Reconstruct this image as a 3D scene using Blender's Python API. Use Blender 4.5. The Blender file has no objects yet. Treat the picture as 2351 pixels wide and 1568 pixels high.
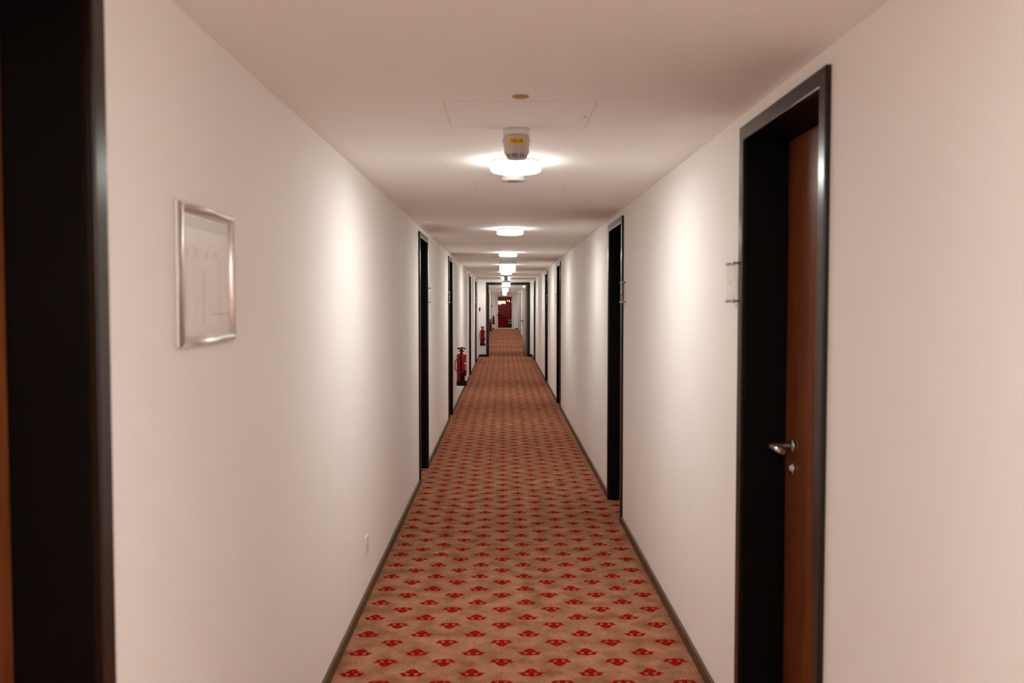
import bpy, bmesh, math, random
from mathutils import Vector, Matrix
random.seed(7)
sc = bpy.context.scene
C = sc.collection
PI = math.pi

# ------------------------------------------------------------------ camera, world, exposure
XL, XR, H, CAM_Z = -0.7195, 0.8305, 2.2024, 1.5502
YB, YX, YXE, YE = -4.2, 26.62, 26.80, 54.9          # back wall, partition front and rear face, end wall
XC = 0.0555
cam_d = bpy.data.cameras.new('camera')
cam_d.sensor_fit = 'HORIZONTAL'; cam_d.sensor_width = 36.0
cam_d.lens = 2119.3 / 2351 * 36.0
cam_d.clip_start = 0.05; cam_d.clip_end = 200
cam_d.dof.use_dof = True; cam_d.dof.focus_distance = 15.0; cam_d.dof.aperture_fstop = 4.0
cam = bpy.data.objects.new('camera', cam_d); C.objects.link(cam)
cam.location = (0, 0, CAM_Z)
cam.rotation_euler = (PI / 2 - 0.04165, 0, -0.00886)
sc.camera = cam

w = bpy.data.worlds.new('world'); sc.world = w; w.use_nodes = True
w.node_tree.nodes['Background'].inputs[0].default_value = (0.01, 0.008, 0.007, 1)
w.node_tree.nodes['Background'].inputs[1].default_value = 0.2
sc.view_settings.view_transform = 'Standard'
sc.view_settings.look = 'None'
sc.view_settings.gamma = 1
sc.view_settings.use_curve_mapping = False
sc.view_settings.exposure = 0.0
sc.cycles.max_bounces = 12
sc.cycles.diffuse_bounces = 9
sc.cycles.glossy_bounces = 4
sc.cycles.use_adaptive_sampling = True
sc.cycles.adaptive_threshold = 0.09
sc.cycles.adaptive_min_samples = 16
sc.cycles.caustics_reflective = False
sc.cycles.caustics_refractive = False
LAMP_SIDE, LAMP_BOTTOM = 31.0, 114.0
LAMP_Y = [-3.6, -2.6, -1.6, -0.6, 0.42, 4.27, 8.15, 11.95, 15.70, 19.50, 23.10, 26.15, 30.6, 34.6, 38.4, 42.2, 46.0, 49.8, 53.2]  # those behind the camera are unseen, added to brighten the near walls and ceiling

# ------------------------------------------------------------------ materials
def mat(name, col, rough=0.5, metal=0.0, spec=0.5, emit=None, strength=0, coat=0.0, bump=None, vary=None, trans=0.0):
    m = bpy.data.materials.new(name); m.use_nodes = True
    nt = m.node_tree; b = nt.nodes['Principled BSDF']
    b.inputs['Base Color'].default_value = (*col, 1)
    b.inputs['Roughness'].default_value = rough
    b.inputs['Metallic'].default_value = metal
    b.inputs['Specular IOR Level'].default_value = spec
    b.inputs['Coat Weight'].default_value = coat
    b.inputs['Transmission Weight'].default_value = trans
    if emit:
        b.inputs['Emission Color'].default_value = (*emit, 1); b.inputs['Emission Strength'].default_value = strength
    if bump or vary:
        tc = nt.nodes.new('ShaderNodeNewGeometry')
        mp = nt.nodes.new('ShaderNodeMapping'); nt.links.new(tc.outputs['Position'], mp.inputs['Vector'])
        if bump:
            n = nt.nodes.new('ShaderNodeTexNoise'); n.inputs['Scale'].default_value = bump[0]; n.inputs['Detail'].default_value = 3
            nt.links.new(mp.outputs[0], n.inputs['Vector'])
            bp = nt.nodes.new('ShaderNodeBump'); bp.inputs['Strength'].default_value = bump[1]; bp.inputs['Distance'].default_value = 0.002
            nt.links.new(n.outputs['Fac'], bp.inputs['Height']); nt.links.new(bp.outputs[0], b.inputs['Normal'])
        if vary:
            mp2 = nt.nodes.new('ShaderNodeMapping'); nt.links.new(tc.outputs['Position'], mp2.inputs['Vector'])
            mp2.inputs['Scale'].default_value = vary[2] if len(vary) > 2 else (1, 1, 1)
            n = nt.nodes.new('ShaderNodeTexNoise'); n.inputs['Scale'].default_value = vary[0]; n.inputs['Detail'].default_value = 5
            nt.links.new(mp2.outputs[0], n.inputs['Vector'])
            cr = nt.nodes.new('ShaderNodeValToRGB')
            cr.color_ramp.elements[0].position = 0.3; cr.color_ramp.elements[1].position = 0.7
            cr.color_ramp.elements[0].color = (*[c * (1 - vary[1]) for c in col], 1)
            cr.color_ramp.elements[1].color = (*[min(1, c * (1 + vary[1])) for c in col], 1)
            nt.links.new(n.outputs['Fac'], cr.inputs[0]); nt.links.new(cr.outputs[0], b.inputs['Base Color'])
    return m

WALL = mat('wall_paint', (0.92, 0.902, 0.875), 0.75, spec=0.25, bump=(160, 0.12), vary=(1.5, 0.012))
CEIL = mat('ceiling_paint', (0.95, 0.945, 0.92), 0.8, spec=0.2, bump=(120, 0.1), vary=(2.0, 0.012))
FRAME = mat('dark_brown_steel', (0.011, 0.0052, 0.003), 0.25, spec=0.42, bump=(60, 0.03))
LINING = mat('dark_brown_lining', (0.003, 0.0018, 0.0013), 0.5, spec=0.12)
BASE = mat('brown_baseboard', (0.085, 0.042, 0.018), 0.45, bump=(90, 0.05))
WOOD = mat('red_brown_wood', (0.17, 0.045, 0.012), 0.35, spec=0.4, vary=(9, 0.35, (6, 6, 0.35)))
STEEL = mat('brushed_steel', (0.55, 0.52, 0.47), 0.28, metal=1.0, bump=(200, 0.03))
WHITE = mat('white_plastic', (0.80, 0.76, 0.71), 0.45, bump=(150, 0.03))
DET = mat('detector_plastic', (0.56, 0.50, 0.475), 0.5)
GREYP = mat('grey_plastic', (0.26, 0.25, 0.29), 0.5)
YEL = mat('yellow_sticker', (0.80, 0.50, 0.03), 0.55)
INK = mat('dark_ink', (0.22, 0.12, 0.015), 0.6)
BRASS = mat('brass_plate', (0.50, 0.31, 0.10), 0.45, metal=0.3)
RED = mat('red_enamel', (0.33, 0.0, 0.001), 0.30, spec=0.4, coat=0.15)
BLACK = mat('black_rubber', (0.004, 0.003, 0.003), 0.4, spec=0.25)
LABELW = mat('white_label', (0.75, 0.68, 0.64), 0.6)
ALU = mat('satin_aluminium', (0.80, 0.76, 0.73), 0.42, metal=0.3, bump=(200, 0.02))
RAIL = mat('silver_lacquer', (0.78, 0.735, 0.70), 0.33, metal=0.7)
PAPER = mat('paper', (0.88, 0.83, 0.81), 0.35, spec=0.5, vary=(14, 0.03))
PRINT = mat('grey_print', (0.78, 0.735, 0.72), 0.6)
PRINTG = mat('green_grey_print', (0.70, 0.70, 0.62), 0.5)
LEAFG = mat('taupe_steel_leaf', (0.20, 0.165, 0.14), 0.22, spec=0.5, bump=(60, 0.02))
WHITEP = mat('white_painted_steel', (0.80, 0.75, 0.70), 0.4, bump=(80, 0.03))
REDW = mat('red_wall_paint', (0.62, 0.001, 0.001), 0.6, vary=(3, 0.05))
BEIGE = mat('beige_bin', (0.72, 0.62, 0.42), 0.5, bump=(50, 0.05))
DARKC = mat('dark_crate', (0.05, 0.022, 0.015), 0.6)
LAMPM = mat('opal_diffuser_side', (0.9, 0.88, 0.85), 0.4, emit=(1.0, 0.978, 0.938), strength=LAMP_SIDE)
LAMPB = mat('opal_diffuser_bottom', (0.9, 0.88, 0.85), 0.4, emit=(1.0, 0.978, 0.938), strength=LAMP_BOTTOM)
SIGNM = mat('lit_sign_pane', (0.7, 0.95, 0.85), 0.3, emit=(0.76, 1.0, 0.88), strength=1.4)
SIGNB = mat('sign_glass_strip', (0.33, 0.40, 0.37), 0.2)
PEND = mat('pendant_glow', (1, 0.7, 0.6), 0.4, emit=(1.0, 0.50, 0.38), strength=2.6)

PEND.cycles.emission_sampling = 'NONE'

def acrylic():
    m = bpy.data.materials.new('clear_acrylic'); m.use_nodes = True; nt = m.node_tree
    nt.nodes.clear()
    o = nt.nodes.new('ShaderNodeOutputMaterial'); t = nt.nodes.new('ShaderNodeBsdfTransparent')
    p = nt.nodes.new('ShaderNodeBsdfPrincipled'); p.inputs['Base Color'].default_value = (0.75, 0.71, 0.67, 1); p.inputs['Roughness'].default_value = 0.12
    n = nt.nodes.new('ShaderNodeTexNoise'); n.inputs['Scale'].default_value = 30
    mr = nt.nodes.new('ShaderNodeMapRange'); mr.inputs['To Min'].default_value = 0.14; mr.inputs['To Max'].default_value = 0.20
    mx = nt.nodes.new('ShaderNodeMixShader')
    nt.links.new(n.outputs['Fac'], mr.inputs[0]); nt.links.new(mr.outputs[0], mx.inputs[0])
    nt.links.new(t.outputs[0], mx.inputs[1]); nt.links.new(p.outputs[0], mx.inputs[2]); nt.links.new(mx.outputs[0], o.inputs[0])
    return m
ACRYL = acrylic()

def pane_glass():
    m = bpy.data.materials.new('door_glass'); m.use_nodes = True; nt = m.node_tree
    nt.nodes.clear()
    o = nt.nodes.new('ShaderNodeOutputMaterial'); t = nt.nodes.new('ShaderNodeBsdfTransparent')
    t.inputs[0].default_value = (0.93, 0.9, 0.9, 1)
    g = nt.nodes.new('ShaderNodeBsdfGlossy'); g.inputs['Roughness'].default_value = 0.015
    f = nt.nodes.new('ShaderNodeFresnel'); f.inputs[0].default_value = 1.22
    mx = nt.nodes.new('ShaderNodeMixShader')
    nt.links.new(f.outputs[0], mx.inputs[0]); nt.links.new(t.outputs[0], mx.inputs[1]); nt.links.new(g.outputs[0], mx.inputs[2]); nt.links.new(mx.outputs[0], o.inputs[0])
    return m
GLASS = pane_glass()

def carpet():
    m = bpy.data.materials.new('patterned_carpet'); m.use_nodes = True; nt = m.node_tree; L = nt.links
    b = nt.nodes['Principled BSDF']; b.inputs['Roughness'].default_value = 0.95; b.inputs['Specular IOR Level'].default_value = 0.03
    b.inputs['Sheen Weight'].default_value = 0.0
    geo = nt.nodes.new('ShaderNodeNewGeometry'); sp = nt.nodes.new('ShaderNodeSeparateXYZ'); L.new(geo.outputs['Position'], sp.inputs[0])
    def M(op, a, b_=None, c=None):
        n = nt.nodes.new('ShaderNodeMath'); n.operation = op
        for i, v in enumerate((a, b_, c)):
            if v is None: continue
            if isinstance(v, (int, float)): n.inputs[i].default_value = v
            else: L.new(v, n.inputs[i])
        return n.outputs[0]
    # fine thread wobble so outlines look woven
    nz = nt.nodes.new('ShaderNodeTexNoise'); nz.inputs['Scale'].default_value = 260; nz.inputs['Detail'].default_value = 1
    L.new(geo.outputs['Position'], nz.inputs['Vector'])
    wob = M('MULTIPLY', M('SUBTRACT', nz.outputs['Fac'], 0.5), 0.006)
    X = M('ADD', sp.outputs[0], wob); Y = M('ADD', sp.outputs[1], wob)
    PX, PY = 0.2502, 0.2288
    def cell(x0, y0):
        u = M('WRAP', M('SUBTRACT', X, x0), PX / 2, -PX / 2)
        v = M('WRAP', M('SUBTRACT', Y, y0), PY / 2, -PY / 2)
        return M('ABSOLUTE', u), v
    def ell(u, v, cx, cy, rx, ry):
        a = M('DIVIDE', M('SUBTRACT', u, cx), rx); c = M('DIVIDE', M('SUBTRACT', v, cy), ry)
        return M('SQRT', M('ADD', M('MULTIPLY', a, a), M('MULTIPLY', c, c)))
    def motif(u, v):
        d = None
        for e in [(0, .014, .0275, .0195), (0, .024, .018, .0205), (.0395, -.002, .0160, .0068), (.0355, -.010, .0105, .0105), (.0285, -.0225, .0135, .0115),
                  (0, -.0225, .0135, .0175), (.014, -.030, .018, .0048), (.024, .001, .016, .0048), (0, -.005, .011, .016)]:
            x = ell(u, v, *e); d = x if d is None else M('MINIMUM', d, x)
        inside = M('LESS_THAN', d, 1.0)
        hole = M('LESS_THAN', ell(u, v, .0185, -.0125, .0075, .0058), 1.0)
        spot = M('LESS_THAN', ell(u, v, 0, .018, .0025, .003), 1.0)
        return M('SUBTRACT', inside, M('MULTIPLY', inside, M('MAXIMUM', hole, spot)))
    y0 = 3.926 - 17 * PY
    ua, va = cell(-0.0105, y0); ub, vb = cell(-0.0105 + PX / 2, y0 - PY / 2)
    va_f = M('MULTIPLY', va, -1.0)
    red = M('MAXIMUM', motif(ua, va_f), motif(ub, vb))
    uc, vc = cell(-0.0105, y0 + PY / 2); ud, vd = cell(-0.0105 + PX / 2, y0)
    dot = M('MAXIMUM', M('LESS_THAN', ell(uc, vc, 0, 0, .0042, .0055), 1.0), M('LESS_THAN', ell(ud, vd, 0, 0, .0042, .0055), 1.0))
    def noise(scale, det, lo, hi, c0, c1):
        n = nt.nodes.new('ShaderNodeTexNoise'); n.inputs['Scale'].default_value = scale; n.inputs['Detail'].default_value = det
        L.new(geo.outputs['Position'], n.inputs['Vector'])
        r = nt.nodes.new('ShaderNodeValToRGB'); r.color_ramp.elements[0].position = lo; r.color_ramp.elements[1].position = hi
        r.color_ramp.elements[0].color = (*c0, 1); r.color_ramp.elements[1].color = (*c1, 1)
        L.new(n.outputs['Fac'], r.inputs[0]); return r.outputs[0]
    big = noise(9, 6, .3, .70, (.235, .100, .046), (.44, .220, .132))
    fine = noise(110, 3, .25, .75, (.72, .68, .66), (1.28, 1.32, 1.34))
    def mixc(mode, fac, a, c):
        n = nt.nodes.new('ShaderNodeMix'); n.data_type = 'RGBA'; n.blend_type = mode
        for sock, v in ((n.inputs[0], fac), (n.inputs[6], a), (n.inputs[7], c)):
            if isinstance(v, (int, float)): sock.default_value = v
            elif isinstance(v, tuple): sock.default_value = (*v, 1)
            else: L.new(v, sock)
        return n.outputs[2]
    base = mixc('MULTIPLY', 1.0, big, fine)
    c = mixc('MIX', M('MULTIPLY', dot, 0.75), base, (.10, .028, .014))
    c = mixc('MIX', M('MULTIPLY', red, 1.0), c, mixc('MULTIPLY', 1.0, (.27, .003, .0), fine))
    L.new(c, b.inputs['Base Color'])
    bp = nt.nodes.new('ShaderNodeBump'); bp.inputs['Strength'].default_value = 0.25; bp.inputs['Distance'].default_value = 0.003
    n2 = nt.nodes.new('ShaderNodeTexNoise'); n2.inputs['Scale'].default_value = 400; L.new(geo.outputs['Position'], n2.inputs['Vector'])
    L.new(n2.outputs['Fac'], bp.inputs['Height']); L.new(bp.outputs[0], b.inputs['Normal'])
    return m
CARPET = carpet()

# ------------------------------------------------------------------ mesh helpers
class MB:
    def __init__(s): s.bm = bmesh.new()
    def box(s, x0, x1, y0, y1, z0, z1, mi=0):
        vs = [s.bm.verts.new((x, y, z)) for x in (x0, x1) for y in (y0, y1) for z in (z0, z1)]
        for f in ((0, 1, 3, 2), (4, 6, 7, 5), (0, 4, 5, 1), (2, 3, 7, 6), (0, 2, 6, 4), (1, 5, 7, 3)):
            fc = s.bm.faces.new([vs[i] for i in f]); fc.material_index = mi
        return s
    def lathe(s, prof, n=48, c=(0, 0, 0), axis='Z', mi=0, a0=0, a1=2 * PI):
        full = abs(a1 - a0 - 2 * PI) < 1e-6
        cnt = n if full else n + 1
        rings = []
        for r, z in prof:
            ring = []
            for k in range(cnt):
                a = a0 + (a1 - a0) * k / n
                p = (r * math.cos(a), r * math.sin(a), z)
                if axis == 'X': p = (p[2], p[0], p[1])
                if axis == 'Y': p = (p[0], p[2], p[1])
                ring.append(s.bm.verts.new((p[0] + c[0], p[1] + c[1], p[2] + c[2])))
            rings.append(ring)
        for i in range(len(rings) - 1):
            for k in range(n):
                j = (k + 1) % cnt
                f = s.bm.faces.new((rings[i][k], rings[i][j], rings[i + 1][j], rings[i + 1][k])); f.material_index = mi; f.smooth = True
        if full:
            for ring, r in ((rings[0], prof[0][0]), (rings[-1], prof[-1][0])):
                if r > 1e-5:
                    f = s.bm.faces.new(ring); f.material_index = mi
        return s
    def tube(s, pts, r, n=12, mi=0, rads=None):
        pts = [Vector(p) for p in pts]; rings = []
        up = Vector((0, 0, 1)); prev = None
        for i, p in enumerate(pts):
            d = (pts[min(i + 1, len(pts) - 1)] - pts[max(i - 1, 0)]).normalized()
            if prev is None:
                a = d.cross(up) if abs(d.z) < 0.95 else d.cross(Vector((1, 0, 0)))
            else:
                a = prev - d * prev.dot(d)
            a.normalize(); prev = a; b_ = d.cross(a)
            rr = rads[i] if rads else r
            rings.append([s.bm.verts.new(p + (a * math.cos(2 * PI * k / n) + b_ * math.sin(2 * PI * k / n)) * rr) for k in range(n)])
        for i in range(len(rings) - 1):
            for k in range(n):
                f = s.bm.faces.new((rings[i][k], rings[i][(k + 1) % n], rings[i + 1][(k + 1) % n], rings[i + 1][k])); f.smooth = True; f.material_index = mi
        for ring in (rings[0], rings[-1]):
            s.bm.faces.new(ring).material_index = mi
        return s
    def sphere(s, c, r, sx=1, sy=1, sz=1, mi=0, u=20, v=12):
        prof = [(max(r * math.sin(PI * i / v), 1e-6), r * math.cos(PI * i / v)) for i in range(v + 1)]
        rings = []
        for rr, z in prof:
            rings.append([s.bm.verts.new((c[0] + sx * rr * math.cos(2 * PI * k / u), c[1] + sy * rr * math.sin(2 * PI * k / u), c[2] + sz * z)) for k in range(u)])
        for i in range(v):
            for k in range(u):
                f = s.bm.faces.new((rings[i][k], rings[i][(k + 1) % u], rings[i + 1][(k + 1) % u], rings[i + 1][k])); f.smooth = True; f.material_index = mi
        return s
    def build(s, name, mats, parent=None, bevel=0, loc=None, seg=2):
        bmesh.ops.remove_doubles(s.bm, verts=s.bm.verts, dist=1e-6)
        bmesh.ops.recalc_face_normals(s.bm, faces=s.bm.faces)
        me = bpy.data.meshes.new(name); s.bm.to_mesh(me); s.bm.free()
        for m in (mats if isinstance(mats, (list, tuple)) else [mats]): me.materials.append(m)
        o = bpy.data.objects.new(name, me); C.objects.link(o)
        if parent: o.parent = parent
        if loc: o.location = loc
        if bevel:
            md = o.modifiers.new('bevel', 'BEVEL'); md.width = bevel; md.segments = seg; md.limit_method = 'ANGLE'; md.angle_limit = 0.7
            md.harden_normals = False
        return o

def tag(o, label=None, cat=None, group=None, kind=None):
    if label: o['label'] = label
    if cat: o['category'] = cat
    if group: o['group'] = group
    if kind: o['kind'] = kind
    return o
def empty(name, loc=(0, 0, 0), rz=0):
    o = bpy.data.objects.new(name, None); C.objects.link(o); o.location = loc; o.rotation_euler = (0, 0, rz)
    o.empty_display_size = 0.1
    return o
def copy_tree(o, parent=None):
    c = o.copy(); C.objects.link(c); c.parent = parent
    for ch in [x for x in list(C.objects) if x.parent == o]:
        copy_tree(ch, c)
    return c
def bez(p0, p1, p2, p3, n=14):
    p0, p1, p2, p3 = map(Vector, (p0, p1, p2, p3))
    return [p0 * (1 - t) ** 3 + p1 * 3 * t * (1 - t) ** 2 + p2 * 3 * t * t * (1 - t) + p3 * t ** 3 for t in [i / n for i in range(n + 1)]]

# ------------------------------------------------------------------ room shell
DW, FW, FP = 0.86, 0.050, 0.015        # outer frame width, face width, how far the frame stands proud
DTOP = 2.155
LEFT_DOORS = [0.80, 7.79, 11.93, 19.03, 23.04, 44.3, 53.0]
RIGHT_DOORS = [2.357, 6.40, 13.43, 17.43, 24.28, 39.2, 45.9, 50.0]

MB().box(XL - 0.4, XR + 0.4, YB - 0.2, YE + 3.2, -0.1, 0).build('floor', CARPET)['kind'] = 'structure'
MB().box(XL - 0.4, XR + 0.4, YB - 0.2, YE + 3.2, H, H + 0.1).build('ceiling', CEIL)['kind'] = 'structure'

def wall(name, x0, x1, doors):
    mb = MB(); y = YB - 0.1
    for d in doors:
        a, b_ = d + 0.012, d + DW - 0.012
        mb.box(x0, x1, y, a, 0, H)
        mb.box(x0, x1, a, b_, DTOP - 0.012, H)
        y = b_
    mb.box(x0, x1, y, YE + 0.1, 0, H)
    mb.build(name, WALL)['kind'] = 'structure'
wall('wall_left', XL - 0.22, XL, LEFT_DOORS)
wall('wall_right', XR, XR + 0.22, RIGHT_DOORS)
MB().box(XL, XR, YB - 0.1, YB, 0, H).build('wall_back', WALL)['kind'] = 'structure'

# partition wall with the wide doorway
PX0, PX1, PTOP, PFW = -0.507, 0.752, 2.146, 0.077
MB().box(XL, PX0 + 0.02, YX, YXE, 0, H).box(PX1 - 0.02, XR, YX, YXE, 0, H).box(PX0 + 0.02, PX1 - 0.02, YX, YXE, PTOP - 0.02, H) \
    .build('wall_partition', WALL)['kind'] = 'structure'
# end wall with the glazed door
EX0, EX1, ETOP = -0.42, 0.545, 1.99
MB().box(XL, EX0, YE, YE + 0.12, 0, H).box(EX1, XR, YE, YE + 0.12, 0, H).box(EX0, EX1, YE, YE + 0.12, ETOP, H) \
    .build('wall_end', WALL)['kind'] = 'structure'
# red room seen through the glazed door
MB().box(XL - 0.2, XR + 0.2, YE + 2.6, YE + 2.7, 0, H).box(XL - 0.3, XL - 0.2, YE + 0.12, YE + 2.7, 0, H).box(XR + 0.2, XR + 0.3, YE + 0.12, YE + 2.7, 0, H) \
    .build('wall_beyond', REDW)['kind'] = 'structure'

def baseboard(name, side, doors):
    mb = MB(); x0, x1 = (XL, XL + 0.012) if side < 0 else (XR - 0.012, XR)
    stops = [(YB, None)]
    segs = []; y = YB
    for d in doors:
        segs.append((y, d)); y = d + DW
    segs.append((y, YE))
    for a, b_ in segs:
        if a < YX < b_:
            parts = [(a, YX), (YXE, b_)]
        else: parts = [(a, b_)]
        for p, q in parts:
            if q - p > 0.02: mb.box(x0, x1, p, q, 0, 0.056)
    mb.build(name, BASE, bevel=0.003)['kind'] = 'structure'
baseboard('baseboard_left', -1, LEFT_DOORS)
baseboard('baseboard_right', 1, RIGHT_DOORS)
MB().box(XL + 0.012, PX0, YX - 0.012, YX, 0, 0.07).box(PX1, XR - 0.012, YX - 0.012, YX, 0, 0.07).build('baseboard_partition', FRAME, bevel=0.002)['kind'] = 'structure'
MB().box(XL + 0.012, -0.555, YE - 0.012, YE, 0, 0.056).box(0.675, XR - 0.012, YE - 0.012, YE, 0, 0.056).build('baseboard_end', FRAME, bevel=0.002)['kind'] = 'structure'
# building joint: a narrow cover strip round left wall and ceiling
MB().box(XL, XL + 0.0015, 10.262, 10.272, 0.056, H).build('trim_1', WHITE)['kind'] = 'structure'
MB().box(XL + .0015, XR, 10.255, 10.27, H - 0.004, H).build('trim_2', WHITE)['kind'] = 'structure'

# ------------------------------------------------------------------ room doors
def lever_handle(parent, x_leaf, s, y, z, toward):
    """lever on rosette; s = direction from the leaf into the corridor (+1/-1), toward = lever direction along Y"""
    mb = MB()
    mb.lathe([(0.0255, 0), (0.0255, 0.006), (0.022, 0.009), (0.0001, 0.009)] if s > 0 else [(0.0255, 0), (0.0255, -0.006), (0.022, -0.009), (0.0001, -0.009)], 32, (x_leaf, y, z), 'X')
    xl = x_leaf + s * 0.075
    pts = [(x_leaf + s * 0.004, y, z), (x_leaf + s * 0.06, y, z)]
    pts += bez((x_leaf + s * 0.062, y, z), (xl, y, z), (xl, y, z), (xl, y + toward * 0.02, z), 8)
    pts += [(xl, y + toward * 0.06, z), (xl - s * 0.003, y + toward * 0.125, z)]
    mb.tube(pts, 0.0095, 14)
    h = mb.build('door_handle', STEEL, parent)
    kb = MB()
    zz = z - 0.077
    pr = [(0.0255, 0), (0.0255, 0.006), (0.021, 0.0085), (0.012, 0.0085), (0.011, 0.014), (0.0001, 0.014)]
    kb.lathe([(r, s * q) for r, q in pr], 32, (x_leaf, y, zz), 'X')
    kb.build('lock_rosette', STEEL, parent)
    return h

def room_door(idx, side, y0, far_hinge, label):
    """recessed leaf behind a dark steel frame; side -1 left wall, +1 right wall"""
    X = XL if side < 0 else XR
    root = empty('door_%d' % idx, (X, y0, 0)); tag(root, label, 'door', kind='structure')
    s = side                                  # local x: + goes INTO the wall when multiplied by s
    def bx(mb, a, b_, y0_, y1_, z0, z1):
        xa, xb = sorted((s * a, s * b_)); return mb.box(xa, xb, y0_, y1_, z0, z1)
    # face architrave: one U-shaped profile
    mb = MB()
    out = [(0, 0), (0, DTOP), (DW, DTOP), (DW, 0)]
    inn = [(FW, 0), (FW, DTOP - FW), (DW - FW, DTOP - FW), (DW - FW, 0)]
    def ring(xv, dlt=0):
        o_ = [mb.bm.verts.new((s * xv, y, z)) for y, z in out]; i_ = [mb.bm.verts.new((s * xv, y, z)) for y, z in inn]
        return o_, i_
    fo, fi = ring(-FP); bo, bi = ring(0.004)
    for k in range(3):
        mb.bm.faces.new((fo[k], fo[k + 1], fi[k + 1], fi[k]))
        mb.bm.faces.new((bo[k], bi[k], bi[k + 1], bo[k + 1]))
        mb.bm.faces.new((fo[k], bo[k], bo[k + 1], fo[k + 1]))
        mb.bm.faces.new((fi[k], fi[k + 1], bi[k + 1], bi[k]))
    mb.bm.faces.new((fo[0], fi[0], bi[0], bo[0])); mb.bm.faces.new((fo[3], bo[3], bi[3], fi[3]))
    mb.build('door_frame', FRAME, root, bevel=0.0035, seg=3)
    # lining of the recess
    lb = MB()
    bx(lb, 0.004, 0.215, 0.0125, FW, 0, DTOP - FW)
    bx(lb, 0.004, 0.215, DW - FW, DW - 0.0125, 0, DTOP - FW)
    bx(lb, 0.004, 0.215, 0.0125, DW - 0.0125, DTOP - FW, DTOP - 0.0125)
    lb.build('door_lining', LINING, root, bevel=0.001)
    lf = MB(); bx(lf, 0.143, 0.185, FW + 0.003, DW - FW - 0.003, 0.008, DTOP - FW - 0.003)
    leaf = lf.build('door_leaf', WOOD, root, bevel=0.002)
    th = MB(); bx(th, 0.10, 0.2, FW, DW - FW, 0, 0.006); th.build('threshold', LINING, root)
    if far_hinge is not None:
        hy = DW - FW - 0.085 if not far_hinge else FW + 0.085
        lever_handle(leaf, s * 0.143, -s, hy, 1.07, -1 if not far_hinge else 1)
    return root

# labels for every room door
LL = ['dark framed door on left wall nearest the camera, cut by the picture edge',
      'dark framed door on left wall, second nearest, beyond the framed notice and wall socket',
      'dark framed door on left wall just before the nearest fire extinguisher',
      'dark framed door on left wall just beyond the nearest fire extinguisher',
      'dark framed door on left wall, last before the partition doorway',
      'dark framed door on left wall beyond the partition doorway, just past its left jamb',
      'dark framed door on left wall next to the end wall and its extinguisher']
RLb = ['large dark framed brown wooden door with steel lever handle on right wall nearest the camera',
       'dark framed door on right wall, second nearest, with a clear plate at its near edge',
       'dark framed door on right wall, third nearest, with clear plate at its far edge',
       'dark framed door on right wall, fourth nearest, with clear plate at its near edge',
       'dark framed door on right wall, last before the partition doorway',
       'dark framed door on right wall, first beyond the open grey leaf of the partition doorway',
       'narrow looking dark framed door on right wall, second beyond the partition doorway',
       'dark framed door on right wall nearest to the end wall with the red glass']
n = 1
# True: handle on the near side; False: handle on the far side
for y0, lb_, hg in zip(LEFT_DOORS, LL, [True, False, True, False, True, False, False]):
    room_door(n, -1, y0, hg, lb_); n += 1
for y0, lb_, hg in zip(RIGHT_DOORS, RLb, [False, True, False, True, False, False, True, False]):
    room_door(n, 1, y0, hg, lb_); n += 1

# ------------------------------------------------------------------ partition doorway with open leaf
root = empty('door_%d' % n, ((PX0 + PX1) / 2, YX, 0)); n += 1
tag(root, 'wide dark framed doorway in the partition with its grey leaf standing open', 'door', kind='structure')
ox = (PX0 + PX1) / 2; hw = (PX1 - PX0) / 2
mb = MB()
def U(mb, y, o_=0.0):
    out = [(-hw, 0), (-hw, PTOP), (hw, PTOP), (hw, 0)]
    inn = [(-hw + PFW, 0), (-hw + PFW, PTOP - PFW), (hw - PFW, PTOP - PFW), (hw - PFW, 0)]
    return [mb.bm.verts.new((x, y, z)) for x, z in out], [mb.bm.verts.new((x, y, z)) for x, z in inn]
fo, fi = U(mb, -0.016); bo, bi = U(mb, 0)
for k in range(3):
    mb.bm.faces.new((fo[k], fo[k + 1], fi[k + 1], fi[k])); mb.bm.faces.new((bo[k], bi[k], bi[k + 1], bo[k + 1]))
    mb.bm.faces.new((fo[k], bo[k], bo[k + 1], fo[k + 1])); mb.bm.faces.new((fi[k], fi[k + 1], bi[k + 1], bi[k]))
mb.bm.faces.new((fo[0], fi[0], bi[0], bo[0])); mb.bm.faces.new((fo[3], bo[3], bi[3], fi[3]))
mb.build('door_frame', FRAME, root, bevel=0.003)
T = YXE - YX
MB().box(-hw + 0.0205, -hw + PFW, 0, T + .01, 0, PTOP - PFW).box(hw - PFW, hw - 0.0205, 0, T + .01, 0, PTOP - PFW).box(-hw + 0.0205, hw - 0.0205, 0, T + .01, PTOP - PFW, PTOP - 0.0205) \
    .build('door_lining', FRAME, root, bevel=0.002)
lw = 1.13
ang = math.atan2(0.613 - (PX1 - PFW), 28.05 - (YXE + 0.02))     # swing from the corridor axis
leaf = MB().box(-0.045, 0, 0, 1.26, 0.008, PTOP - PFW - 0.006).build('door_leaf', LEAFG, root, bevel=0.002)
leaf.location = (hw - PFW - 0.002, T + 0.012, 0)
leaf.rotation_euler = (0, 0, -ang)
for s_, x0_ in ((-1, -0.045), (1, 0)):
    mb = MB()
    mb.box(*(sorted((x0_, x0_ + s_ * 0.007))), 1.26 - 0.085, 1.26 - 0.045, 0.90, 1.07)
    xl = x0_ + s_ * 0.055
    mb.tube([(x0_, 1.195, 1.01), (x0_ + s_ * 0.045, 1.195, 1.01), (xl, 1.19, 1.01), (xl, 1.16, 1.01), (xl, 1.07, 1.01)], 0.0105, 12)
    mb.build('door_handle', BLACK, leaf)
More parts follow.
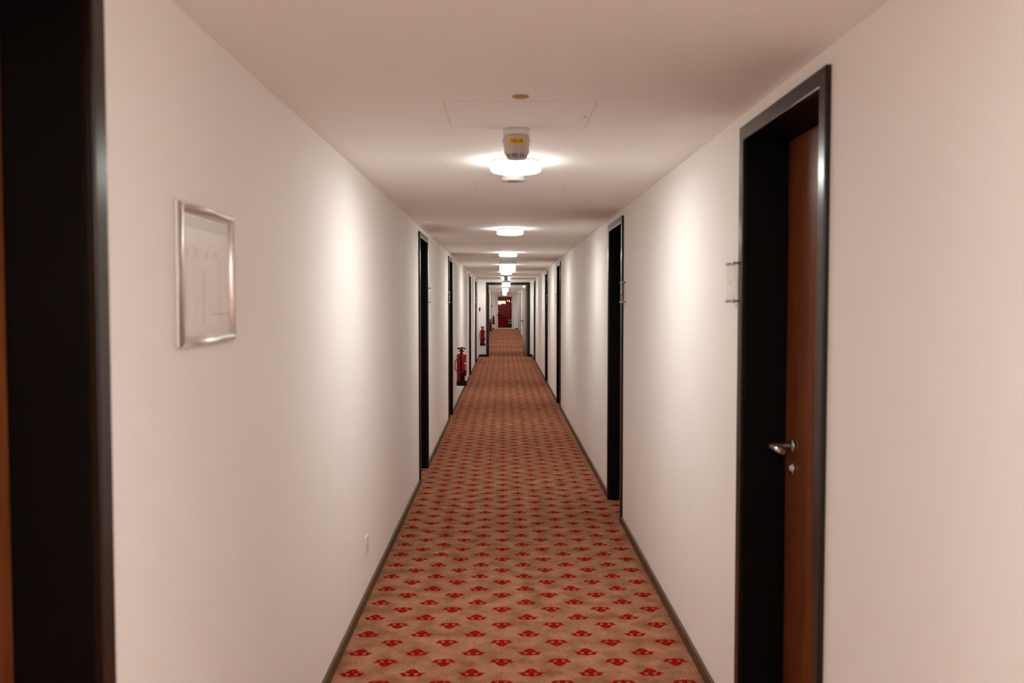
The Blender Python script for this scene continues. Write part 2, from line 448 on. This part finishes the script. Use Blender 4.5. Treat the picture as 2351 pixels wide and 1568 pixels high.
for z_ in (0.25, 1.0, 1.8):
    MB().lathe([(0.009, -0.06), (0.009, 0.06)], 14, (0.006, -0.006, z_)).build('hinge', STEEL, leaf)

# ------------------------------------------------------------------ end door: white leaf, large glass
root = empty('door_%d' % n, (0.06, YE, 0)); tag(root, 'white glazed door in the end wall with red showing through its glass', 'door', kind='structure')
cx = 0.06
def frame_rect(mb, x0, x1, z0, z1, wd, y0, y1, bottom=True, wb=None):
    wb = wb or wd
    mb.box(x0, x0 + wd, y0, y1, z0, z1); mb.box(x1 - wd, x1, y0, y1, z0, z1); mb.box(x0 + wd, x1 - wd, y0, y1, z1 - wd, z1)
    if bottom: mb.box(x0 + wd, x1 - wd, y0, y1, z0, z0 + wb)
mb = MB(); frame_rect(mb, EX0 - cx - .05, EX1 - cx + .05, 0, ETOP + 0.05, 0.05, -0.02, 0.0, False)
mb.box(EX0 - cx, EX0 - cx + .015, 0, .115, 0, ETOP); mb.box(EX1 - cx - .015, EX1 - cx, 0, .115, 0, ETOP)
mb.build('door_frame', WHITEP, root, bevel=0.003)
mb = MB(); frame_rect(mb, EX0 - cx + .016, EX1 - cx - .016, 0.006, ETOP - 0.004, 0.06, 0.01, 0.055, True, 0.07)
leaf = mb.build('door_leaf', WHITEP, root, bevel=0.002)
MB().box(EX0 - cx + .077, EX1 - cx - .077, 0.028, 0.036, 0.077, ETOP - 0.065).build('glass_pane', GLASS, leaf)
mb = MB().box(EX0 - cx + .02, EX0 - cx + .085, -0.025, 0.01, 0.86, 1.08)
lk = mb.build('lock_case', ALU, leaf, bevel=0.004)
MB().tube([(EX0 - cx + .05, -0.02, 1.05), (EX0 - cx + .05, -0.07, 1.05), (EX0 - cx + .07, -0.075, 1.05), (EX0 - cx + .17, -0.075, 1.05)], 0.010, 12).build('door_handle', STEEL, leaf)
MB().box(EX0 - cx + .02, EX0 - cx + .085, -0.03, -.02, 0.80, 0.88).build('lock_cover', BLACK, leaf, bevel=0.003)
mb = MB().box(-0.45, 0.47, -0.045, -0.0, ETOP + 0.13, ETOP + 0.155)
mb.box(-0.05, 0.30, -0.06, 0, ETOP + 0.055, ETOP + 0.11).tube([(0.1, -0.06, ETOP + 0.08), (0.28, -0.16, ETOP + 0.06), (0.0, -0.03, ETOP + 0.05)], 0.008, 8)
mb.build('door_closer', ALU, root, bevel=0.003)

# things in the red room behind the glass
o = MB().box(-0.25, 0.25, -0.2, 0.2, 0, 0.27).box(-0.27, 0.27, -0.22, 0.22, 0.25, 0.285).build('crate', DARKC, bevel=0.008, loc=(0.42, YE + 1.0, 0))
tag(o, 'dark low box behind the end door glass, lower right', 'box')
root = empty('bin', (0.385, YE + 1.0, 0.286)); tag(root, 'beige banded bin with arched handle seen through the red glass at lower right', 'bin')
MB().lathe([(0.0001, 0), (0.115, 0), (0.12, 0.01), (0.128, 0.12), (0.128, 0.135), (0.134, 0.138), (0.134, 0.15), (0.129, 0.153), (0.134, 0.27), (0.138, 0.28), (0.126, 0.28), (0.115, 0.02), (0.0001, 0.02)], 40).build('body', BEIGE, root)
MB().lathe([(0.1335, 0.125), (0.137, 0.128), (0.137, 0.158), (0.1335, 0.161)], 40).build('band', DARKC, root)
MB().tube([(0.13 * math.cos(a), 0, 0.26 + 0.17 * math.sin(a)) for a in [PI * i / 18 for i in range(19)]], 0.006, 8).build('handle', BEIGE, root)
proto = None
px_list = [-0.335, -0.28, -0.225, -0.175, -0.12, -0.07, -0.015, 0.03, 0.085, 0.22, 0.33, 0.47]
for i, x in enumerate(px_list):
    zt = 1.80 - 0.012 * (i % 3) + (0.04 if i in (9, 10) else 0); ln = [0.24, 0.22, 0.25, 0.2, 0.22, 0.17, 0.19, 0.17, 0.2, 0.10, 0.13, 0.10][i]
    if proto is None:
        r_ = empty('pendant_lamp'); proto = r_
        MB().lathe([(0.003, 0.0), (0.003, 0.5)], 8).build('cord', BLACK, r_)
        MB().lathe([(0.0001, -0.2), (0.018, -0.19), (0.0215, -0.12), (0.018, -0.03), (0.008, 0.0), (0.0001, 0.0)], 16).build('lamp_shade', PEND, r_)
    else:
        r_ = copy_tree(proto)
    r_.location = (x * 1.02 + 0.0, YE + 1.3, zt - 0.1); 
    for ch in [q for q in C.objects if q.parent == r_]:
        if ch.name.startswith('lamp_shade'): ch.scale = (1, 1, ln / 0.2)
        else: ch.scale = (1, 1, (H - zt + 0.1) / 0.5)
    tag(r_, 'narrow warm glowing lamp behind the end door glass, %s of the row' % (['leftmost', 'second from left', 'third from left', 'fourth from left', 'fifth from left', 'sixth from left', 'sixth from right', 'fifth from right', 'fourth from right', 'third from right', 'second from right', 'rightmost'][i]), 'lamp', 'warm lamps behind the end door glass')

# ------------------------------------------------------------------ ceiling lamps
def lamp_proto():
    r = empty('ceiling_lamp')
    MB().lathe([(0.0001, -0.0005), (0.111, -0.0005), (0.1140, -0.003), (0.1140, -0.014), (0.0001, -0.014)], 64).build('mounting_plate', WHITE, r)
    m = MB()
    m.lathe([(0.0001, -0.0142), (0.109, -0.0142), (0.1135, -0.016), (0.1145, -0.020), (0.1145, -0.040)] + [(0.1145 - 0.014 * (1 - math.cos(PI / 10 * k)), -0.040 - 0.011 * math.sin(PI / 10 * k)) for k in range(1, 6)], 48, mi=0)
    m.lathe([(0.1005, -0.051), (0.0001, -0.053)], 48, mi=1)
    m.build('lamp_shade', [LAMPM, LAMPB], r)
    return r
p = lamp_proto()
ordn = ['first', 'second', 'third', 'fourth', 'fifth', 'sixth']
lamp_labels = {  # lamps behind the camera are added fill for the near corridor
    -3.6: 'unseen drum lamp added behind the camera to brighten the near corridor, beside the back wall',
    -2.6: 'unseen drum lamp added behind the camera to brighten the near corridor, second from the back wall',
    -1.6: 'unseen drum lamp added behind the camera to brighten the near corridor, third from the back wall',
    -0.6: 'unseen drum lamp added just behind the camera to brighten the near corridor',
    0.42: 'round white drum ceiling lamp directly above the camera',
    4.27: 'large round white glowing drum lamp nearest in view, just behind the smoke detector',
    8.15: 'round white glowing drum lamp, second from the camera, alone on the ceiling',
    11.95: 'round white glowing drum lamp, third from the camera, just before the lit hanging sign',
    15.70: 'round glowing drum lamp hidden behind the lit hanging sign, fourth from the camera',
    19.50: 'round glowing drum lamp just below the lit hanging sign in the picture, fifth from camera',
    23.10: 'round glowing drum lamp just behind the small far smoke detector, sixth from the camera',
    26.15: 'round glowing drum lamp between the second lit sign and the partition wall',
    53.2: 'round glowing drum lamp farthest away, nearest the end wall'}
for k_, y_ in enumerate([30.6, 34.6, 38.4, 42.2, 46.0, 49.8]):
    lamp_labels[y_] = 'round glowing drum lamp, %s beyond the partition doorway' % ordn[k_]
for i, y in enumerate(LAMP_Y):
    r_ = p if i == 0 else copy_tree(p)
    r_.location = (XC, y, H); tag(r_, lamp_labels[y], 'ceiling lamp', 'drum lamps along the ceiling')

# ------------------------------------------------------------------ detectors and ceiling items
def detector(loc, label, sticker=True, k=1.0):
    r = empty('smoke_detector', loc); tag(r, label, 'smoke detector')
    R = 0.050 * k
    MB().lathe([(0.0001, 0), (R, 0), (R, -0.022 * k), (R * .98, -0.024 * k), (0.0001, -0.024 * k)], 48).build('base', WHITE, r)
    MB().lathe([(0.0001, -0.0245 * k), (R * .95, -0.0245 * k), (R * .955, -0.028 * k), (R * 1.0, -0.030 * k), (R * .975, -0.066 * k), (R * .92, -0.068 * k), (R * .925, -0.071 * k),
                (R * .95, -0.073 * k), (R * .93, -0.092 * k), (R * .86, -0.0955 * k), (0.0001, -0.0955 * k)], 48).build('body', DET, r)
    g = MB()
    g.lathe([(R * .84, -0.0957 * k), (R * .58, -0.110 * k)], 48)
    for q in range(8):
        a = 2 * PI * q / 8 + .2
        g.tube([(R * .86 * math.cos(a), R * .86 * math.sin(a), -0.096 * k), (R * .60 * math.cos(a), R * .60 * math.sin(a), -0.1105 * k)], 0.0028, 6, mi=1)
    g.build('sensor_grille', [GREYP, DET], r)
    MB().lathe([(0.0001, -0.108 * k), (R * .585, -0.108 * k), (R * .60, -0.111 * k), (R * .53, -0.114 * k), (0.0001, -0.1145 * k)], 40).build('cap', DET, r)
    for q in (-1, 1):
        MB().box(q * R * .98 - .004, q * R * .98 + .004, -.006, .006, -0.050 * k, -0.040 * k).build('clip', WHITE, r, bevel=0.001)
    if sticker:
        m2 = MB(); hw_ = 0.64                                     # curved label on the camera side
        m2.lathe([(R * 1.012, -0.0405), (R * 1.004, -0.0625)], 14, a0=-PI / 2 - hw_, a1=-PI / 2 + hw_)
        st = m2.build('sticker', YEL, r)
        fc = bpy.data.curves.new('marking', 'FONT'); fc.body = '103.18'; fc.size = 0.017; fc.align_x = 'CENTER'; fc.align_y = 'CENTER'; fc.extrude = 0.0002; fc.offset = 0.0004
        fo_ = bpy.data.objects.new('marking_curve', fc); C.objects.link(fo_)
        dg = bpy.context.evaluated_depsgraph_get(); me = bpy.data.meshes.new_from_object(fo_.evaluated_get(dg))
        bpy.data.objects.remove(fo_)
        for v in me.vertices:                                     # wrap the text round the body
            a = -PI / 2 + v.co.x / (R * 1.01); z = v.co.y - 0.0515
            rr = R * 1.02
            v.co = Vector((rr * math.cos(a), rr * math.sin(a), z))
        me.materials.clear(); me.materials.append(INK)
        tx = bpy.data.objects.new('marking', me); C.objects.link(tx); tx.parent = st
    return r
detector((0.048, 3.50, H), 'white smoke detector with yellow number sticker, in front of nearest drum lamp')
d2 = detector((0.05, 22.0, H), 'small far smoke detector hanging between the far drum lamps before the partition', False, 0.95)

r = empty('ceiling_sensor', (0.046, 4.62, H)); tag(r, 'flat round white ceiling sensor directly behind the nearest drum lamp', 'sensor')
MB().lathe([(0.0001, 0), (0.062, 0), (0.062, -0.044), (0.059, -0.048), (0.0001, -0.048)], 48).build('housing', DET, r)
MB().lathe([(0.0001, -0.0481), (0.03, -0.0481), (0.029, -0.0495), (0.0001, -0.05)], 40).build('lens', GREYP, r)

r = MB().lathe([(0.0001, 0), (0.027, 0), (0.026, -0.003), (0.022, -0.0045), (0.0001, -0.005)], 40).build('ceiling_plate', BRASS, loc=(0.053, 2.944, H))
tag(r, 'small round brass coloured cover disc on the ceiling, nearest the camera', 'cover plate')

def hatch(x0, x1, y0, y1, label):
    r = empty('ceiling_hatch', ((x0 + x1) / 2, (y0 + y1) / 2, H)); tag(r, label, 'access hatch')
    a, b_ = (x1 - x0) / 2, (y1 - y0) / 2
    MB().box(-a + .004, a - .004, -b_ + .004, b_ - .004, -0.0008, 0).build('panel', CEIL, r, bevel=0.0006)
    m = MB(); e = .002
    m.box(-a - e, -a + e, -b_ - e, b_ + e, -0.0005, 0).box(a - e, a + e, -b_ - e, b_ + e, -0.0005, 0)
    m.box(-a + e, a - e, -b_ - e, -b_ + e, -0.0005, 0).box(-a + e, a - e, b_ - e, b_ + e, -0.0005, 0)
    m.build('rim', WHITE, r)
    MB().lathe([(0.0001, -0.0035), (0.007, -0.0035), (0.007, -0.0025)], 16, (a - 0.02, 0.02, 0)).build('latch', ALU, r)
hatch(-0.195, 0.303, 3.013, 3.457, 'square white access hatch in the ceiling between brass disc and nearest lamp')
hatch(-0.152, 0.345, 4.96, 5.44, 'faint square white access hatch in the ceiling just beyond the nearest lamp')

# ------------------------------------------------------------------ hanging lit exit sign
def exit_sign_proto():
    r = empty('exit_sign')
    MB().box(-0.065, 0.065, -0.03, 0.03, -0.036, 0).build('housing', WHITE, r, bevel=0.006)
    MB().box(-0.122, 0.122, -0.008, 0.008, -0.077, -0.036).build('glass_strip', SIGNB, r, bevel=0.002)
    MB().box(-0.119, 0.119, -0.007, 0.007, -0.206, -0.077).build('lit_pane', SIGNM, r, bevel=0.002)
    for q in (-1, 1):
        MB().box(*sorted((q * 0.1195, q * 0.123)), -0.009, 0.009, -0.208, -0.036).build('edge_rail', SIGNB, r)
    return r
p = exit_sign_proto()
for i, (x, y, lb_) in enumerate([(0.055, 13.60, 'lit greenish white escape sign hanging just behind the third drum lamp, largest of the signs'),
                                 (0.065, 25.60, 'lit white escape sign hanging right in front of the partition doorway head'),
                                 (0.065, 36.0, 'lit white escape sign hanging in the corridor part beyond the partition'),
                                 (0.050, 53.6, 'small lit escape sign hanging just before the red glazed end door')]):
    r_ = p if i == 0 else copy_tree(p)
    r_.location = (x, y, H); tag(r_, lb_, 'sign', 'lit escape signs along the ceiling')

# ------------------------------------------------------------------ left wall: framed notice, socket, cover plate
fy0, fy1, fz0, fz1 = 2.03, 2.436, 1.452, 1.777
r = empty('framed_notice', (XL, (fy0 + fy1) / 2, (fz0 + fz1) / 2)); tag(r, 'silver snap frame with pale printed notice on the near left wall', 'picture frame')
a, b_ = (fy1 - fy0) / 2, (fz1 - fz0) / 2
MB().box(0, 0.004, -a + .004, a - .004, -b_ + .004, b_ - .004).build('backing', ALU, r)
def make_rail(y0, z0, y1, z1, ny, nz):
    """rounded aluminium rail from (y0,z0) to (y1,z1); (ny,nz) points inward; mitred ends"""
    mb = MB(); n_ = 12; W_ = 0.0235; D_ = 0.0165
    prof = [(0.0005, 0), (0.004, 0.0)] + [(0.004 + (D_ - .004) * math.sin(PI * k / n_) ** .9, W_ / 2 - W_ / 2 * math.cos(PI * k / n_)) for k in range(1, n_)] + [(0.004, W_), (0.0005, W_)]
    dy, dz = y1 - y0, z1 - z0; l = math.hypot(dy, dz); dy /= l; dz /= l
    A, B = [], []
    for x, q in prof:
        A.append(mb.bm.verts.new((x, y0 + ny * q + dy * q, z0 + nz * q + dz * q)))
        B.append(mb.bm.verts.new((x, y1 + ny * q - dy * q, z1 + nz * q - dz * q)))
    m_ = len(prof)
    for i in range(m_):
        f = mb.bm.faces.new((A[i], A[(i + 1) % m_], B[(i + 1) % m_], B[i])); f.smooth = 1 < i < m_ - 2
    mb.bm.faces.new(A); mb.bm.faces.new(B)
    mb.build('frame_rail', RAIL, r)
make_rail(-a, b_, a, b_, 0, -1); make_rail(-a, -b_, a, -b_, 0, 1)
make_rail(-a, -b_, -a, b_, 1, 0); make_rail(a, -b_, a, b_, -1, 0)
MB().box(0.004, 0.0048, -a + .01, a - .01, -b_ + .01, b_ - .01).build('notice_sheet', PAPER, r)
pm = MB(); X0, X1 = 0.0048, 0.0051
pm.box(X0, X1, -a + .025, a - .025, b_ - .055, b_ - .028, 1)
for k, (w_, lo, hi) in enumerate([(.012, .06, .10), (.006, .04, .09), (.016, .05, .15), (.005, .08, .085), (.010, .05, .12)]): pm.box(X0, X1, -a + .045 + .062 * k, -a + .045 + w_ + .062 * k, -b_ + lo, b_ - hi, 0)
pm.box(X0, X1 + .0001, 0.03, a - .03, -b_ + .068, -b_ + .074, 1)
pm.box(X0, X1 + .0001, a - .036, a - .03, -b_ + .05, -b_ + .074, 1)
for k in range(4): pm.box(X0, X1 + .0002, -a + .05 + .07 * k, -a + .075 + .07 * k, b_ - .12, b_ - .10, 0)
pm.build('print', [PRINT, PRINTG], r)

r = empty('wall_socket', (XL, 4.768, 0.29)); tag(r, 'square white wall socket low on the left wall above the baseboard', 'socket')
MB().box(0, 0.009, -0.047, 0.047, -0.050, 0.050).build('plate', WHITE, r, bevel=0.003)
MB().lathe([(0.027, 0.0092), (0.025, 0.0105), (0.022, 0.0105), (0.0205, 0.0095), (0.0001, 0.0095)], 36, (0, 0, 0), 'X').build('socket_insert', WHITE, r)
MB().lathe([(0.0001, 0.0108), (0.0026, 0.0108), (0.0026, 0.0095)], 12, (0, -0.0095, 0), 'X').lathe([(0.0001, 0.0108), (0.0026, 0.0108), (0.0026, 0.0095)], 12, (0, 0.0095, 0), 'X').build('contact', BLACK, r)
r = MB().box(0, 0.009, -0.07, 0.07, -0.07, 0.07).build('cover_plate', WHITE, bevel=0.003, loc=(XL, 13.72, 2.095))
tag(r, 'square white cover plate high on the left wall above the nearest extinguisher', 'cover plate')

# ------------------------------------------------------------------ clear door plates on standoffs
def plate_proto():
    r = empty('door_plate')                   # local: x out of the wall, centred on the plate
    MB().box(0.021, 0.0255, -0.052, 0.052, -0.067, 0.067).build('acrylic_plate', ACRYL, r, bevel=0.001)
    MB().box(0.0256, 0.0259, -0.022, 0.022, -0.014, 0.014).build('printed_mark', PRINT, r)
    for sy in (-1, 1):
        for sz in (-1, 1):
            MB().lathe([(0.0001, 0), (0.0045, 0), (0.0045, 0.019), (0.0065, 0.0195), (0.0065, 0.0295), (0.005, 0.031), (0.0001, 0.031)], 20, (0, sy * 0.044, sz * 0.0665), 'X').build('standoff', STEEL, r)
    return r
p = plate_proto()
zc = 1.624
plates = [('L', LEFT_DOORS[1] + DW + 0.052, 'clear door plate on pins past the far edge of second left door'),
          ('L', LEFT_DOORS[2] - 0.062, 'clear door plate on pins before the near edge of third left door'),
          ('L', LEFT_DOORS[3] + DW + 0.06, 'clear door plate on pins past the left door beyond the nearest extinguisher'),
          ('L', LEFT_DOORS[4] - 0.062, 'clear door plate on pins before the last left door ahead of the partition'),
          ('R', RIGHT_DOORS[0] + DW + 0.065, 'clear door plate on pins past the far edge of the nearest right door'),
          ('R', RIGHT_DOORS[1] - 0.065, 'clear door plate on pins before the near edge of second right door'),
          ('R', RIGHT_DOORS[2] + DW + 0.06, 'clear door plate on pins past the far edge of third right door'),
          ('R', RIGHT_DOORS[3] - 0.062, 'clear door plate on pins before the near edge of fourth right door'),
          ('R', RIGHT_DOORS[4] + DW + 0.06, 'clear door plate on pins past the last right door ahead of the partition'),
          ('R', RIGHT_DOORS[5] - 0.062, 'clear door plate on pins before first right door beyond the partition'),
          ('R', RIGHT_DOORS[7] - 0.062, 'clear door plate on pins before the right door nearest the end wall')]
for i, (sd, y, lb_) in enumerate(plates):
    r_ = p if i == 0 else copy_tree(p)
    r_.location = (XL if sd == 'L' else XR, y, zc); r_.rotation_euler = (0, 0, 0 if sd == 'L' else PI)
    tag(r_, lb_, 'door plate', 'clear plates beside the doors')

# ------------------------------------------------------------------ fire extinguishers
def ext_proto():
    r = empty('fire_extinguisher')            # local z=0 at the foot, axis at x=y=0, wall towards -x
    R = 0.070
    prof = [(0.0001, 0.05), (R, 0.05), (R, 0.438)]
    for k in range(1, 7):
        a_ = PI / 2 * k / 6; prof.append((R - 0.014 * (1 - math.cos(a_)) , 0.438 + 0.012 * math.sin(a_)))
    prof += [(0.040, 0.458), (0.027, 0.466), (0.022, 0.472), (0.021, 0.478), (0.0001, 0.478)]
    MB().lathe(prof, 48).build('cylinder', RED, r)
    MB().lathe([(0.0001, 0.0), (0.066, 0.0), (0.0735, 0.004), (0.0745, 0.055), (0.073, 0.062), (R + .0005, 0.063)], 48) \
        .box(-.078, .078, -.012, .012, 0, .012).build('foot_ring', BLACK, r, bevel=0.001)
    MB().lathe([(0.018, 0.476), (0.020, 0.486), (0.043, 0.492), (0.045, 0.499), (0.030, 0.506), (0.018, 0.512), (0.016, 0.53), (0.0001, 0.53)], 32).build('valve_collar', BLACK, r)
    hd = MB(); hd.tube([(-0.062, -0.004, 0.535), (-0.05, -0.004, 0.534), (-0.02, -0.004, 0.532), (0.02, -0.002, 0.533), (0.045, 0, 0.531), (0.058, 0, 0.531)], 0.013, 14, rads=[0.008, 0.012, 0.013, 0.012, 0.013, 0.009])
    hd.build('carry_handle', BLACK, r)
    MB().lathe([(0.024, 0.522), (0.026, 0.530), (0.026, 0.545), (0.020, 0.553), (0.0001, 0.555)], 28, (0.008, 0, 0)).build('strike_knob', RED, r)
    MB().lathe([(0.0001, 0), (0.004, 0), (0.004, 0.006), (0.0001, 0.006)], 14, (0.008, -0.030, 0.535), 'Y').build('pressure_gauge', LABELW, r)
    MB().box(.033, .0375, -.014, .014, .52, .548).build('safety_pin', LABELW, r)
    h = bez((0.0, -0.018, 0.495), (-0.002, -0.06, 0.50), (-0.006, -0.088, 0.46), (-0.006, -0.081, 0.40), 10)
    h += bez((-0.006, -0.080, 0.38), (-0.006, -0.080, 0.30), (-0.006, -0.081, 0.2), (-0.008, -0.083, 0.10), 10)
    h += bez((-0.008, -0.084, 0.09), (0.0, -0.086, 0.045), (0.015, -0.084, 0.09), (0.035, -0.075, 0.14), 8)
    h += [(0.055, -0.062, 0.19)]
    MB().tube(h, 0.0115, 14).build('hose', BLACK, r)
    MB().tube([(0.022, -0.082, 0.115), (0.050, -0.066, 0.175), (0.066, -0.050, 0.215)], 0.012, 14, rads=[0.012, 0.016, 0.012]).build('nozzle', BLACK, r)
    MB().box(-0.02, 0.008, -0.094, -0.068, 0.155, 0.215).build('hose_clip', BLACK, r, bevel=0.004)
    MB().lathe([(0.0001, -0.0945), (0.004, -0.0945), (0.004, -0.092)], 12, (-0.006, 0, 0.195), 'Y').build('rivet', LABELW, r)
    def lab(z0, z1, a0, a1, m_, name):
        k = MB(); k.lathe([(R + .0006, z0), (R + .0006, z1)], 12, a0=a0, a1=a1); return k.build(name, m_, r)
    lb = lab(0.10, 0.335, -0.75, 0.75, RED, 'label_sheet')
    lb = lb
    def sub(z0, z1, a0, a1):
        k = MB(); k.lathe([(R + .0012, z0), (R + .0012, z1)], 10, a0=a0, a1=a1); k.build('label_print', LABELW, lb)
    sub(0.315, 0.333, -0.95, 0.75); sub(0.075, 0.13, -0.80, 0.75); sub(0.13, 0.137, -1.0, 0.75)
    for q in range(5): sub(0.225 + q * .018, 0.234 + q * .018, -0.76 + .05 * (q % 2), -0.50)
    # wall bracket
    MB().box(-0.112, -0.108, -0.03, 0.03, 0.16, 0.40).box(-0.108, -0.066, -0.010, 0.010, 0.20, 0.225).box(-0.108, -0.066, -0.010, 0.010, 0.345, 0.37).build('wall_bracket', WHITEP, r)
    MB().tube([(-0.062, -0.03, 0.385)] + bez((-0.072, -0.036, 0.378), (-0.094, -0.045, 0.36), (-0.092, -0.045, 0.30), (-0.091, -0.045, 0.27), 8) + bez((-0.091, -0.045, 0.26), (-0.091, -0.045, 0.235), (-0.085, -0.04, 0.222), (-0.062, -0.03, 0.218), 6), 0.0055, 12).build('grip_loop', RED, r)
    return r
p = ext_proto()
for i, (y, z, lb_) in enumerate([(13.25, 0.365, 'red fire extinguisher on the left wall, nearest the camera, between two dark doors'),
                                 (26.40, 0.33, 'red fire extinguisher on left wall in the corner beside the partition doorway frame'),
                                 (41.4, 0.28, 'red fire extinguisher beyond the partition, half hidden by the left jamb of its frame'),
                                 (54.55, 0.29, 'red fire extinguisher farthest away, in the left corner beside the end door')]):
    r_ = p if i == 0 else copy_tree(p)
    r_.location = (XL + 0.112, y, z); tag(r_, lb_, 'fire extinguisher', 'red extinguishers along the left wall')

# round red alarm bells on the left wall
r = empty('alarm_bell', (XL, 26.50, 1.37)); tag(r, 'round dark red alarm bell on left wall above the corner extinguisher', 'alarm bell')
MB().lathe([(0.0001, 0), (0.045, 0), (0.045, 0.018), (0.0001, 0.018)], 32, axis='X').build('base', RED, r)
MB().lathe([(0.060, 0.016), (0.067, 0.018), (0.066, 0.026), (0.058, 0.040), (0.035, 0.050), (0.0001, 0.053)], 40, axis='X').build('gong', RED, r)
c = copy_tree(r); c.location = (XL, 54.4, 1.355); tag(c, 'tiny round red alarm bell on left wall above the farthest extinguisher', 'alarm bell')
# conduit beside the end door
r = MB().box(-.008, .008, -.012, 0, 1.15, 2.12).box(-.014, .014, -.022, 0, 1.15, 1.42).build('cable_conduit', WHITEP, bevel=0.002, loc=(-0.505, YE, 0))
tag(r, 'thin vertical pale conduit on the end wall left of the white door', 'conduit')
# paper crumb on the carpet
sc_ = MB().box(-.010, .010, -.012, .012, 0, .006).build('paper_scrap', LABELW, bevel=0.002, loc=(-0.505, 25.96, 0))
tag(sc_, 'tiny white scrap on the carpet before the partition doorway', 'paper scrap')
